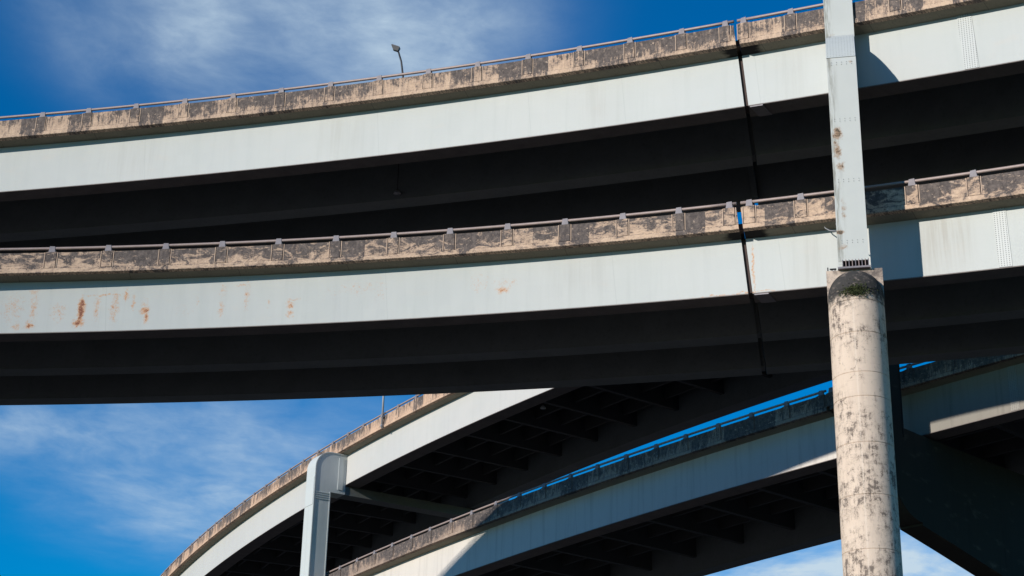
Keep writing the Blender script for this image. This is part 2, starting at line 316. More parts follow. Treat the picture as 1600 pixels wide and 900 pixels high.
# ------------------------------------------------------------------ object helpers
def tagt(o, label=None, cat=None, group=None, kind=None):
    for k, v in (('label', label), ('category', cat), ('group', group), ('kind', kind)):
        if v: o[k] = v
    return o
def thing(name, loc, label, cat, group=None):
    o = bpy.data.objects.new(name, None); C.objects.link(o); o.location = loc; o.empty_display_size = .5
    return tagt(o, label, cat, group)
def world_loc(o):
    v = Vector(o.location)
    while o.parent: o = o.parent; v = v+Vector(o.location)
    return v
def link(name, bm, material, parent=None, origin=None, smooth=False):
    """bm is in world coordinates; the object keeps its parent's origin"""
    base = world_loc(parent) if parent else (origin or Vector((0, 0, 0)))
    bmesh.ops.translate(bm, vec=-base, verts=bm.verts)
    bmesh.ops.recalc_face_normals(bm, faces=bm.faces)
    me = bpy.data.meshes.new(name); bm.to_mesh(me); bm.free()
    mats = material if isinstance(material, (list, tuple)) else [material]
    for x in mats: me.materials.append(x)
    if smooth:
        for f in me.polygons: f.use_smooth = True
    o = bpy.data.objects.new(name, me); C.objects.link(o)
    if parent: o.parent = parent
    else: o.location = base
    return o
def newbm():
    bm = bmesh.new(); bm.loops.layers.uv.new('UVMap'); return bm
def quad(bm, ps, uv=None, mi=0):
    vs = [bm.verts.new(p) for p in ps]; f = bm.faces.new(vs); f.material_index = mi
    if uv:
        l = bm.loops.layers.uv.active
        for lp, c in zip(f.loops, uv): lp[l].uv = c
    return f
def prism(bm, ring0, ring1, uv0=None, uv1=None, mi=0):
    """two matching rings of points joined, ends capped"""
    n = len(ring0); a = [bm.verts.new(p) for p in ring0]; b = [bm.verts.new(p) for p in ring1]; l = bm.loops.layers.uv.active
    def setuv(f, cs):
        for lp, c in zip(f.loops, cs): lp[l].uv = c
    uv0 = uv0 or [(p[0], p[2]) for p in ring0]; uv1 = uv1 or [(p[0], p[2]) for p in ring1]
    for i in range(n):
        j = (i+1) % n; f = bm.faces.new((a[i], a[j], b[j], b[i])); f.material_index = mi; setuv(f, (uv0[i], uv0[j], uv1[j], uv1[i]))
    f = bm.faces.new(a[::-1]); f.material_index = mi; setuv(f, uv0[::-1]); f = bm.faces.new(b); f.material_index = mi; setuv(f, uv1)

# ------------------------------------------------------------------ road curves (metres): plan arc and height profile
class Road:
    def __init__(s, R0, h, k, pz, lo, hi, w=1., skew=0.): s.R0, s.h, s.k, s.pz, s.lo, s.hi, s.w, s.skew = R0, h, k, pz, lo, hi, w, skew   # w: how much heavier the cross-section is
    def at(s, t, u=0., dz=0.):
        """t along the road, u outwards from the near girder's web (towards the camera), dz above its bottom edge"""
        x = (math.sin(s.h+s.k*t)-math.sin(s.h))/s.k; y = s.R0-(math.cos(s.h)-math.cos(s.h+s.k*t))/s.k
        h = s.h+s.k*t
        c = min(max(t, s.lo), s.hi); a, b, d = s.pz
        z = a*c*c+b*c+d+(2*a*c+b)*(t-c)
        u, dz = u*s.w, dz*s.w; return Vector((x-u*math.sin(h), y-u*math.cos(h), z+dz))
    def dir(s, t):
        h = s.h+s.k*t; return Vector((math.cos(h), -math.sin(h), 0)), Vector((-math.sin(h), -math.cos(h), 0))
UP = Road(68.216, .4347, 0.011952, (-0.002161, -.061859, 36.899), -28, 25, 1.035, .37)
LO = Road(65.402, .2991, .01537, (-.001894, -.023619, 27.236), -24, 23, 1., .225)
D3 = Road(108.127, .92811, -.00355, (-.00023, .026785, 37.025), -60, 22)
D4 = Road(108.632, .90795, -.00328, (-.000181, .045338, 26.693), -25, 45)

def sweep(road, prof, t0, t1, step=1.0, lean=-.09, bm=None, lean1=None):
    """profile [(u, z)] run along the road; the end cuts lean like the webs do; UV = (t, height)"""
    bm = bm or newbm(); l = bm.loops.layers.uv.active
    n = max(1, int(math.ceil((t1-t0)/step))); rings = []
    for i in range(n+1):
        t = t0+(t1-t0)*i/n
        sk = road.skew if lean else 0.; rings.append(([bm.verts.new(road.at(t+lean*z+sk*u, u, z)) for u, z in prof], t))
    m = len(prof)
    for (a, ta), (b, tb) in zip(rings[:-1], rings[1:]):
        for i in range(m):
            j = (i+1) % m; f = bm.faces.new((a[i], a[j], b[j], b[i]))
            cs = [(ta+lean*prof[i][1]+sk*prof[i][0], prof[i][1]+.31*prof[i][0]), (ta+lean*prof[j][1]+sk*prof[j][0], prof[j][1]+.31*prof[j][0]), (tb+lean*prof[j][1]+sk*prof[j][0], prof[j][1]+.31*prof[j][0]), (tb+lean*prof[i][1]+sk*prof[i][0], prof[i][1]+.31*prof[i][0])]
            for lp, c in zip(f.loops, cs): lp[l].uv = c
    bm.faces.new(rings[0][0][::-1]); bm.faces.new(rings[-1][0])
    return bm
def rbox(road, t0, t1, u0, u1, z0, z1, bm=None, lean=0.):
    return sweep(road, [(u0, z0), (u1, z0), (u1, z1), (u0, z1)], t0, t1, 1.0, lean, bm)
WEB = 2.60
def boxes(u, wd):   # box girder: web plates with a slightly proud bottom flange
    return [(u, .04), (u-wd, .04), (u-wd, WEB), (u, WEB)]
def tube_bm(pts, rad, seg=10, bm=None):
    bm = bm or newbm(); rings = []
    for i, p in enumerate(pts):
        p = Vector(p); a = Vector(pts[max(i-1, 0)]); b = Vector(pts[min(i+1, len(pts)-1)]); d = (b-a).normalized()
        x = d.cross(Vector((0, 0, 1))); x = x.normalized() if x.length > 1e-3 else Vector((1, 0, 0)); y = x.cross(d).normalized()
        r = rad[i] if isinstance(rad, (list, tuple)) else rad
        rings.append([bm.verts.new(p+(x*math.cos(k*2*math.pi/seg)+y*math.sin(k*2*math.pi/seg))*r) for k in range(seg)])
    for a, b in zip(rings[:-1], rings[1:]):
        for i in range(seg): bm.faces.new((a[i], a[(i+1) % seg], b[(i+1) % seg], b[i]))
    bm.faces.new(rings[0][::-1]); bm.faces.new(rings[-1])
    return bm

def pilasters(bm, road, ts, w_=.46):
    """slightly proud posts of the parapet with an open dark joint and a thin fillet each side"""
    for t in ts:
        rbox(road, t-w_/2, t+w_/2, .70, .778, 2.775, 3.537, bm)
        for sd in (-1, 1):
            n0 = len(bm.faces); e = t+sd*(w_/2+.022); rbox(road, e-.014, e+.014, .70, .746, 2.77, 3.522, bm)
            bm.faces.ensure_lookup_table()
            for f in bm.faces[n0:]: f.material_index = 1
            n0 = len(bm.faces); e = t+sd*(w_/2+.05); rbox(road, e-.016, e+.016, .70, .762, 2.775, 3.532, bm)
            bm.faces.ensure_lookup_table()
            for f in bm.faces[n0:]: f.material_index = 2

def handrail(road, parent, t0, t1, posts, u, ztop=3.525, detail=True, edge=0):
    bm = newbm()
    pts = []; n = max(2, int((t1-t0)/1.2)+1)
    for i in range(n+1): pts.append(road.at(t0+(t1-t0)*i/n-.31+road.skew*u, u, ztop+.23))
    tube_bm(pts, .066, 10, bm)
    h = link('handrail', bm, M['rail'], parent, smooth=True)
    for t in posts:
        bm = newbm(); tt = t
        d, o = road.dir(tt); c = road.at(tt, u, ztop-.02)
        f = lambda a, b, z: c+d*a+o*b+Vector((0, 0, z))
        prism(bm, [f(-.15, -.1, 0), f(.15, -.1, 0), f(.15, .1, 0), f(-.15, .1, 0)], [f(-.11, -.075, .33), f(.11, -.075, .33), f(.11, .075, .33), f(-.11, .075, .33)])
        prism(bm, [f(-.2, -.12, -.005), f(.2, -.12, -.005), f(.2, .12, -.005), f(-.2, .12, -.005)], [f(-.2, -.12, .035), f(.2, -.12, .035), f(.2, .12, .035), f(-.2, .12, .035)])
        link('rail_post', bm, M['post'], h)

def span(road, name, label, t0, t1, posts, gir, paint, par, farpar, slab_far, group, lean=-.09, floor_beams=None, far_posts=True, soffit=None, fillet=None):
    mid = road.at((t0+t1)/2); th = thing(name, Vector((mid.x, mid.y, mid.z)), label, 'viaduct span', group)
    for i, (u, wd) in enumerate(gir):
        bm = sweep(road, boxes(u, wd), t0, t1, 1.0, lean)
        g = link('fascia_girder' if i == 0 else 'box_girder', bm, paint if i == 0 else M['girder_shade'], th)
        link('bottom_flange', sweep(road, [(u+.03, 0), (u-wd-.03, 0), (u-wd-.03, .038), (u+.03, .038)], t0, t1, 1.0, lean), M['flange'] if i == 0 else M['girder_shade'], g)
    # deck slab and its overhang
    sweep_bm = sweep(road, [(.50, 2.56), (.014, 2.43), (.004, 2.43), (.004, 2.603), (slab_far+.3, 2.603), (slab_far+.3, 2.86), (.50, 2.86)], t0, t1, 1.0, lean)
    link('deck_slab', sweep_bm, soffit or M['soffit'], th)
    link('roadway_surface', sweep(road, [(.48, 2.864), (.48, 2.92), (slab_far+.45, 2.92), (slab_far+.45, 2.864)], t0+.02, t1-.02, 1.0, lean), M['asphalt'], th)
    # parapets
    prof = [(.80, 2.545), (.80, 2.715), (.785, 2.755), (.74, 2.765), (.74, 3.525), (.55, 3.525), (.502, 2.545)]
    bm = sweep(road, prof, t0, t1, 1.0, lean)
    pilasters(bm, road, posts)
    link('parapet', bm, [par, M['joint'], fillet or M['fillet']], th)
    handrail(road, th, t0, t1, posts, .645)
    f = slab_far
    prof = [(f, 2.545), (f+.32, 2.545), (f+.25, 3.48), (f+.08, 3.48), (f+.08, 2.75), (f, 2.70)]
    link('far_parapet', sweep(road, prof, t0, t1, 1.0, lean), farpar, th)
    # far rail: one light tube and its posts
    bm = newbm(); n = max(2, int((t1-t0)/2)); tube_bm([road.at(t0+(t1-t0)*i/n-.3, f+.16, 3.705) for i in range(n+1)], .066, 8, bm)
    link('far_handrail', bm, M['rail'], th, smooth=True)
    if floor_beams:
        pitch, t_off, ztop = floor_beams; t = t_off
        link('shade_panel', sweep(road, [(gir[0][0]-gir[0][1]-.01, 2.575), (gir[-1][0]+.01, 2.575), (gir[-1][0]+.01, 2.600), (gir[0][0]-gir[0][1]-.01, 2.600)], t0+.02, t1-.02, 1.0, lean), M['slab_shade'], th)  # added dark sheet, painted shade between the girders
        while t < t1-1:
            if t > t0+.5:
                d, o = road.dir(t)
                link('floor_beam', rbox(road, t-.16, t+.16, gir[0][0]-gir[0][1]-.03, gir[-1][0]+.03, ztop, 2.52), M['beam_shade'], th)
            t += pitch
        for us in (-3.4, -5.7, -8.0, -10.2):
            if us > gir[-1][0]+.4: link('stringer', rbox(road, t0, t1, us-.1, us+.1, ztop+.55, 2.5), M['beam_shade'], th)
    return th

# ------------------------------------------------------------------ ground
bm = newbm(); N = 60
for r_ in (3000,):
    vs = [bm.verts.new((r_*math.cos(a*2*math.pi/N), r_*math.sin(a*2*math.pi/N), 0)) for a in range(N)]; bm.faces.new(vs)
g = link('ground', bm, plain_mat('dusty ground', (.042, .04, .038), .95, .3, .05)); g['kind'] = 'structure'

# ------------------------------------------------------------------ the two double-deck viaducts
JU, JL, J4 = 11.24, 10.28, 28.05
NEAR = [(0, .93), (-4.6, .93), (-8.95, .93)]; NEAR_UP = [(0, .93), (-4.6, .93), (-9.35, .93)]
up_l = [-47.5+2.5*i for i in range(9)] + [-24.81, -22.37, -19.84, -17.24, -14.65, -12.08, -9.45, -6.87, -4.27, -1.70, 0.91, 3.52, 6.05, 8.59, 10.69]
up_r = [11.56, 13.77, 16.15, 18.47, 21.01, 23.55, 26.08, 28.62, 31.15, 33.64]
lo_l = [-46.3+2.56*i for i in range(10)] + [-20.64, -18.14, -15.56, -13.01, -10.45, -7.83, -5.2, -2.64, -.04, 2.54, 5.1, 7.55, 9.73]
lo_r = [10.58, 12.75, 15.0, 17.29, 19.71, 22.15, 24.6, 27.0, 29.5, 32.0]
G1 = 'viaduct spans of the near double-deck crossing'; G2 = 'viaduct spans of the far curving crossing'
sp_up_l = span(UP, 'viaduct_span', 'upper viaduct deck across the top left, against the sky, left of its joint', -48, JU-.10, up_l, NEAR_UP, M['paint_up'], M['par_up'], M['par_up'], -11.4, G1, soffit=M['soffit_up'])
sp_up_r = span(UP, 'viaduct_span', 'upper viaduct deck section at the top right, passing behind the tall steel pier', JU+.09, 34, up_r, NEAR_UP, M['paint_up'], M['par_up'], M['par_up'], -11.4, G1, soffit=M['soffit_up'])
sp_lo_l = span(LO, 'viaduct_span', 'lower viaduct deck across the middle with rust blotches on its pale girder at left', -48, JL-.10, lo_l, NEAR, M['paint_low'], M['par_low'], M['par_low'], -11.0, G1, soffit=M['soffit_low'])
sp_lo_r = span(LO, 'viaduct_span', 'lower viaduct deck section at middle right, crossed by the shadow of the steel pier', JL+.09, 34, lo_r, NEAR, M['paint_low'], M['par_low'], M['par_low'], -11.0, G1, soffit=M['soffit_low'])
d3_p = [-57.32-2.6*i for i in range(8, 0, -1)] + [-57.32, -54.75, -52.11, -49.62, -47.26, -44.5, -42.05, -39.56, -36.91, -34.25, -31.72, -29.06, -26.29, -23.66, -21.05, -18.56, -15.69, -13.33, -10.81, -8.2, -5.6] + [-3+2.6*i for i in range(18)]
d4_p = [-48+2.55*i for i in range(11)] + [-20.32, -17.73, -15.25, -12.8, -10.27, -7.93, -5.38, -3.01, -.32, 2.13, 4.67, 7.22, 9.73, 12.31, 14.88, 17.3, 19.86, 22.37, 24.91, 27.3]
d4_q = [27.98, 30.5, 33.0, 35.5, 38.0, 40.5, 43.0, 45.5, 48.]
sp_d3 = span(D3, 'viaduct_span', 'far curving viaduct deck in bright sun behind the rounded pale pier at lower left', -80, 46, d3_p, [(0, 1.2), (-11.45, 1.2)], M['paint_far'], M['par_far'], M['par_far'], -13.6, G2, floor_beams=(4.6, -78.2, 1.0))
sp_d4 = span(D4, 'viaduct_span', 'far lower viaduct deck in shade, rising from bottom centre to the round concrete column', -52, J4-.12, d4_p, [(0, 1.2), (-12.5, 1.2)], M['paint_stain'], M['par_dark'], M['par_dark'], -14.5, G2, floor_beams=(4.6, -50., 1.0), fillet=M['par_dark'])
sp_d5 = span(D4, 'viaduct_span', 'dark far viaduct deck section at right edge, beyond the round concrete pier', J4+.12, 50, d4_q, [(0, 1.2), (-12.5, 1.2)], M['paint_shade'], M['par_dark'], M['par_dark'], -14.5, G2, floor_beams=(4.6, 30.6, 1.0), fillet=M['par_dark'])

# open expansion joints: rusty hanger plates set back inside the gap, one per girder
for road, th, J, gir in ((UP, sp_up_l, JU, NEAR), (LO, sp_lo_l, JL, NEAR), (D4, sp_d4, J4, [(0, 1.2), (-12.5, 1.2)])):
    for (u, wd) in gir:
        bm = sweep(road, [(u-.14, .12), (u-wd+.1, .12), (u-wd+.1, 2.5), (u-.14, 2.5)], J-.2, J+(.10 if u == 0 else .06), 1.0, -.09)
        link('joint_plate', bm, M['joint'] if u == 0 else M['girder_shade'], th)
    link('joint_strip', sweep(road, [(.5, 2.62), (gir[-1][0]-1.5, 2.62), (gir[-1][0]-1.5, 2.9), (.5, 2.9)], J-.11, J+.08, 1.0, -.09), M['joint'], th)
    # bearing shoes under the girder ends
    for (u, wd) in gir[:1]:
        bm = rbox(road, J+.16, J+.75, u+.02, u-wd, -.055, -.003)
        link('bearing_shoe', bm, M['post'], th)

# bolted field splices on the outer girders
def splice(road, th, s0, width, lean, m_, z0=.06, z1=2.44):
    bm = newbm()
    pl = sweep(road, [(.003, z0), (.022, z0), (.022, z1), (.003, z1)], s0-width/2, s0+width/2, 1, lean)
    link('splice_plate', pl, M[m_], th)
splice(UP, sp_up_r, 21.12, .60, -.05, 'bolted')
splice(LO, sp_lo_r, 20.38, .50, -.02, 'bolted')
splice(D4, sp_d5, 38.5, .5, .0, 'bolted_shade')

# ------------------------------------------------------------------ main pier: round-fronted concrete shaft with a steel leg on it
PA = R(12.58); PD = Vector((math.sin(PA), math.cos(PA), 0)); PT = Vector((math.cos(PA), -math.sin(PA), 0))
def pp(x, r, z): return PT*x + PD*r + Vector((0, 0, z))     # x across, r distance from the viewer's station, z height
ZT = 25.62; HW = 1.0
def shaft():
    bm = newbm(); l = bm.loops.layers.uv.active
    zs = []; z = 0.
    rings = [24.05, 22.82, 21.32, 20.42, 18.75, 16.9, 15., 13.1, 11.2, 9., 7., 5., 3.]
    prof = [(0, 0)]
    for rz in sorted(rings): prof += [(rz-.022, 0), (rz, .02), (rz+.022, 0)]
    prof += [(24.5, 0)]
    seg = 40; prev = None
    for z, ins in prof:
        r_ = HW-ins; ring = []
        for k in range(seg+1):
            a = math.pi*k/seg; ring.append((bm.verts.new(pp(-r_*math.cos(a), 57.5-r_*math.sin(a)*1.05, z)), (HW*a+3, z)))
        # straight back sides
        ring.append((bm.verts.new(pp(r_, 60.2, z)), (HW*math.pi+5.7, z))); ring.append((bm.verts.new(pp(-r_, 60.2, z)), (.0, z)))
        if prev:
            n = len(ring)
            for i in range(n):
                j = (i+1) % n; f = bm.faces.new((prev[i][0], prev[j][0], ring[j][0], ring[i][0]))
                for lp, c in zip(f.loops, (prev[i][1], prev[j][1], ring[j][1], ring[i][1])): lp[l].uv = c
                f.smooth = i < seg
                if i < seg: (bm.edges.get((ring[i][0], ring[j][0]))).smooth = False
        else: bm.faces.new([v for v, _ in ring][::-1])
        prev = ring
    bm.faces.new([v for v, _ in prev])
    return bm
pier = thing('concrete_pier', pp(0, 57.5, 0), 'tall round-fronted concrete pier with blackened shoulder, carrying the steel leg', 'pier')
sh = link('shaft', shaft(), M['column'], pier)
bm = newbm()   # square cap block
prism(bm, [pp(-HW-.01, 57.47, 24.35), pp(HW+.01, 57.47, 24.35), pp(HW+.01, 60.25, 24.35), pp(-HW-.01, 60.25, 24.35)], [pp(-HW-.01, 57.47, ZT), pp(HW+.01, 57.47, ZT), pp(HW+.01, 60.25, ZT), pp(-HW-.01, 60.25, ZT)])
link('cap_block', bm, M['cap'], pier)
# rounded shoulder closing the half-round front against the block
bm = newbm(); seg = 36; lat = 14; prev = None
for i in range(lat+1):
    b = math.pi/2*i/lat; rr = math.cos(b); z = 24.5+.98*math.sin(b)
    ring = [bm.verts.new(pp(-HW*.995*rr*math.cos(math.pi*k/seg), 57.475-HW*1.045*rr*math.sin(math.pi*k/seg), z)) for k in range(seg+1)] if i < lat else None
    if ring is None:
        tip = bm.verts.new(pp(0, 57.475, z))
        for k in range(seg): bm.faces.new((prev[k], prev[k+1], tip))
    elif prev:
        for k in range(seg): bm.faces.new((prev[k], prev[k+1], ring[k+1], ring[k]))
    prev = ring
link('shoulder', bm, M['dome'], pier, smooth=True)
# moss clinging to the lip of the shoulder: many small leaf-like flakes
bm = newbm(); rnd = random.Random(3)
for i in range(1500):
    a = rnd.gauss(math.pi*.50, .30); el = abs(rnd.gauss(0, .30)); zz = 24.28+math.sin(el)*.95+rnd.gauss(0, .05)
    if a < .7 or a > 2.5: continue
    dens = math.exp(-((a-math.pi*.5)/.42)**2)
    if rnd.random() > dens+.15: continue
    rr = math.cos(el)*(HW*1.05)
    c = pp(-rr*.96*math.cos(a), 57.475-rr*math.sin(a)-rnd.uniform(-.01, .06), zz-abs(rnd.gauss(0, .05)))
    v = [c+Vector((rnd.uniform(-.05, .05), rnd.uniform(-.05, .03), rnd.uniform(-.05, .04))) for _ in range(3)]
    bm.faces.new([bm.verts.new(p) for p in v])
mo = link('moss', bm, M['moss'], None, Vector(pp(0, 57., 24.5))); tagt(mo, 'green moss clinging to the blackened shoulder of the concrete pier', 'moss', kind='stuff')

# steel leg with its arched top
leg = thing('steel_pier_leg', pp(0, 57.7, ZT), 'tall pale steel leg standing on the concrete pier, rising past both near decks', 'pier')
def leg_bm():
    bm = newbm(); l = bm.loops.layers.uv.active; hw = .555; z0 = ZT+.42
    Rf, Th = 3.0, 1.7; f0 = 57.6; zc = 34.3
    out = [(f0, z0), (f0, 30.), (f0, 33.)]; inn = [(f0+Th, z0), (f0+Th, 30.), (f0+Th, 33.)]
    for k in range(0, 15):
        a = math.pi/2*k/14
        p_ = 1.45; out.append((f0+Rf*1.1-Rf*1.1*max(math.cos(a), 1e-6)**(2/p_), zc+Rf*max(math.sin(a), 1e-6)**(2/p_))); inn.append((f0+Rf-(Rf-Th)*math.cos(a), zc-.6+(Rf-Th)*math.sin(a)))
    out.append((f0+4.6, zc+Rf)); inn.append((f0+4.6, zc-.6+Rf-Th))
    n = len(out)
    V = [[bm.verts.new(pp(x, r_, z)) for (r_, z) in pr] for pr in (out, inn) for x in (-hw, hw)]
    oL, oR, iL, iR = V
    def face(vs, cs):
        f = bm.faces.new(vs)
        for lp, c in zip(f.loops, cs): lp[l].uv = c
    for i in range(n-1):
        za, zb = out[i][1], out[i+1][1]
        face((oL[i], oR[i], oR[i+1], oL[i+1]), ((0, za), (1.11, za), (1.11, zb), (0, zb)))
        face((iL[i], iR[i], iR[i+1], iL[i+1]), ((3, za), (4.1, za), (4.1, zb), (3, zb)))
        face((oL[i], iL[i], iL[i+1], oL[i+1]), ((5, za), (6.7, za), (6.7, zb), (5, zb)))
        face((oR[i], iR[i], iR[i+1], oR[i+1]), ((8, za), (9.7, za), (9.7, zb), (8, zb)))
    bm.faces.new((oL[0], oR[0], iR[0], iL[0])); bm.faces.new((oL[-1], oR[-1], iR[-1], iL[-1]))
    return bm
lb = link('leg_box', leg_bm(), M['steel_pier'], leg)
bm = newbm(); hw = .585
prism(bm, [pp(-hw, 60.55, 37.2), pp(hw, 60.55, 37.2), pp(hw, 61.1, 37.2), pp(-hw, 61.1, 37.2)], [pp(-hw, 60.55, 46), pp(hw, 60.55, 46), pp(hw, 61.1, 46), pp(-hw, 61.1, 46)],
      [(0, 37.2), (1.1, 37.2), (6, 37.2), (5, 37.2)], [(0, 46), (1.1, 46), (6, 46), (5, 46)])
link('upper_leg', bm, M['steel_pier'], leg)
# splice band: slightly proud plate from z 34.5 to 36
def plate(x0, x1, z0, z1, name, r_=57.6, d=.03, m=None, par=None):
    bm = newbm(); u_ = [(x0+.555, z0), (x1+.555, z0), (x1+.555, z0), (x0+.555, z0)]; v_ = [(x0+.555, z1), (x1+.555, z1), (x1+.555, z1), (x0+.555, z1)]
    prism(bm, [pp(x0, r_-d, z0), pp(x1, r_-d, z0), pp(x1, r_-.002, z0), pp(x0, r_-.002, z0)], [pp(x0, r_-d, z1), pp(x1, r_-d, z1), pp(x1, r_-.002, z1), pp(x0, r_-.002, z1)], u_, v_)
    return link(name, bm, m or M['steel_pier'], par or leg)
bm = newbm(); l = bm.loops.layers.uv.active; prev = None      # bolted band following the curve of the head
def head(a): return Vector((57.6+3.3-3.3*max(math.cos(a), 1e-6)**(2/1.45), 34.3+3.0*max(math.sin(a), 1e-6)**(2/1.45)))
v = 34.5; last = None
for k in range(15):
    a = R(12+36*k/14); h0 = head(a); tn = (head(a+.01)-head(a-.01)).normalized(); nn = Vector((-tn.y, tn.x))
    if last is not None: v += (h0-last).length
    last = h0; h1, h2 = h0+nn*.002, h0+nn*.03
    q = [pp(-.565, h1.x, h1.y), pp(.545, h1.x, h1.y), pp(.545, h2.x, h2.y), pp(-.565, h2.x, h2.y)]
    q = [(bm.verts.new(p), (x, v)) for p, x in zip(q, (0, 1.11, 1.11, 0))]
    if prev:
        for i in range(4):
            j = (i+1) % 4; f = bm.faces.new((prev[i][0], prev[j][0], q[j][0], q[i][0]))
            for lp, uvc in zip(f.loops, (prev[i][1], prev[j][1], q[j][1], q[i][1])): lp[l].uv = uvc
    else: bm.faces.new([p for p, _ in q][::-1])
    prev = q
bm.faces.new([p for p, _ in prev])
sb = link('splice_plate', bm, M['bolted_leg'], leg)
def bolts(pts, par, r_=57.6, rad=.012, m=None):
    for x, z in pts:
        bm = newbm(); a = [pp(x+rad*math.cos(k*math.pi/3), r_-.002, z+rad*math.sin(k*math.pi/3)) for k in range(6)]
        prism(bm, a, [q-PD*.02 for q in a]); link('bolt', bm, m or M['bolt'], par)
for zz in (31.87, 29.31, 26.80, 34.33):
    bolts([(-.38+i*.19, zz+dz) for i in range(5) for dz in (-.05, .05)], leg)
# base: row of upright gusset fins over a plate
bm = newbm(); prism(bm, [pp(-.58, 57.3, ZT), pp(.60, 57.3, ZT), pp(.60, 59.5, ZT), pp(-.58, 59.5, ZT)], [pp(-.58, 57.3, ZT+.07), pp(.60, 57.3, ZT+.07), pp(.60, 59.5, ZT+.07), pp(-.58, 59.5, ZT+.07)])
link('base_plate', bm, M['post'], leg)
bm = newbm(); prism(bm, [pp(-.38, 57.75, ZT+.07), pp(.5, 57.75, ZT+.07), pp(.5, 59.2, ZT+.07), pp(-.38, 59.2, ZT+.07)], [pp(-.38, 57.75, ZT+.42), pp(.5, 57.75, ZT+.42), pp(.5, 59.2, ZT+.42), pp(-.38, 59.2, ZT+.42)])
link('bearing_core', bm, M['joint'], leg)
for i in range(9):
    x = -.40+i*.117; bm = newbm()
    prism(bm, [pp(x-.014, 57.36, ZT+.07), pp(x+.014, 57.36, ZT+.07), pp(x+.014, 57.76, ZT+.07), pp(x-.014, 57.76, ZT+.07)], [pp(x-.014, 57.52, ZT+.44), pp(x+.014, 57.52, ZT+.44), pp(x+.014, 57.76, ZT+.44), pp(x-.014, 57.76, ZT+.44)])
    link('gusset_fin', bm, M['rail'] if i % 2 else M['post'], leg)
bm = newbm(); prism(bm, [pp(-.555, 57.61, ZT+.07), pp(-.40, 57.61, ZT+.07), pp(-.40, 59.25, ZT+.07), pp(-.555, 59.25, ZT+.07)], [pp(-.555, 57.61, ZT+.42), pp(-.40, 57.61, ZT+.42), pp(-.40, 59.25, ZT+.42), pp(-.555, 59.25, ZT+.42)], [(0, 25.7)]*4, [(0, 26.)]*4)
link('leg_foot', bm, M['steel_pier'], leg)
for x in (-.95, -.80, -.69):
    c = pp(x, 57.75, ZT-.01); bm = tube_bm([c, c+Vector((0, 0, .26 if x < -.9 else .18))], .024, 8)
    link('anchor_bolt', bm, M['dark_metal'], leg)
bm = newbm(); c = ZT+.16; prism(bm, [pp(-.88, 57.7, c), pp(-.64, 57.7, c), pp(-.64, 57.8, c), pp(-.88, 57.8, c)], [pp(-.88, 57.7, c+.03), pp(-.64, 57.7, c+.03), pp(-.64, 57.8, c+.03), pp(-.88, 57.8, c+.03)])
link('anchor_strap', bm, M['dark_metal'], leg)
# stub cable bending from the lower parapet soffit towards the leg
a0 = LO.at(13.55, .35, 2.44); bm = tube_bm([a0, a0+Vector((.02, -.1, -.12)), a0+Vector((.12, -.4, -.35)), a0+Vector((.35, -.95, -.62)), Vector(pp(-.56, 58.6, 28.0))], .022, 8)
cb = link('conduit', bm, M['grey_metal'], None, Vector(a0), True); tagt(cb, 'thin grey conduit drooping from the lower deck overhang to the steel leg', 'conduit')

# ------------------------------------------------------------------ portal piers of the far crossing
def profile_solid(road, s0, s1, outline, holes_bm=None, name='frame', m=None, parent=None, uoff=0.):
    """an outline [(u, z world)] extruded along the road between s0 and s1"""
    bm = newbm(); l = bm.loops.layers.uv.active
    d, o = road.dir((s0+s1)/2); c = road.at((s0+s1)/2, 0, 0); c = Vector((c.x, c.y, 0)); h = (s1-s0)/2
    A = [bm.verts.new(c+o*u-d*h+Vector((0, 0, z))) for u, z in outline]; B = [bm.verts.new(c+o*u+d*h+Vector((0, 0, z))) for u, z in outline]
    n = len(outline)
    for i in range(n):
        j = (i+1) % n; f = bm.faces.new((A[i], A[j], B[j], B[i])); za, zb = outline[i][1], outline[j][1]
        if abs(za-zb) < .3: za, zb = outline[i][0], outline[j][0]
        for lp, q in zip(f.loops, ((uoff, za), (uoff, zb), (uoff+2*h, zb), (uoff+2*h, za))): lp[l].uv = q
    f = bm.faces.new(A[::-1]); 
    for lp, q in zip(f.loops, outline[::-1]): lp[l].uv = (q[0]+uoff+7, q[1])
    f = bm.faces.new(B)
    for lp, q in zip(f.loops, outline): lp[l].uv = (q[0]+uoff+11, q[1])
    return link(name, bm, m, parent)

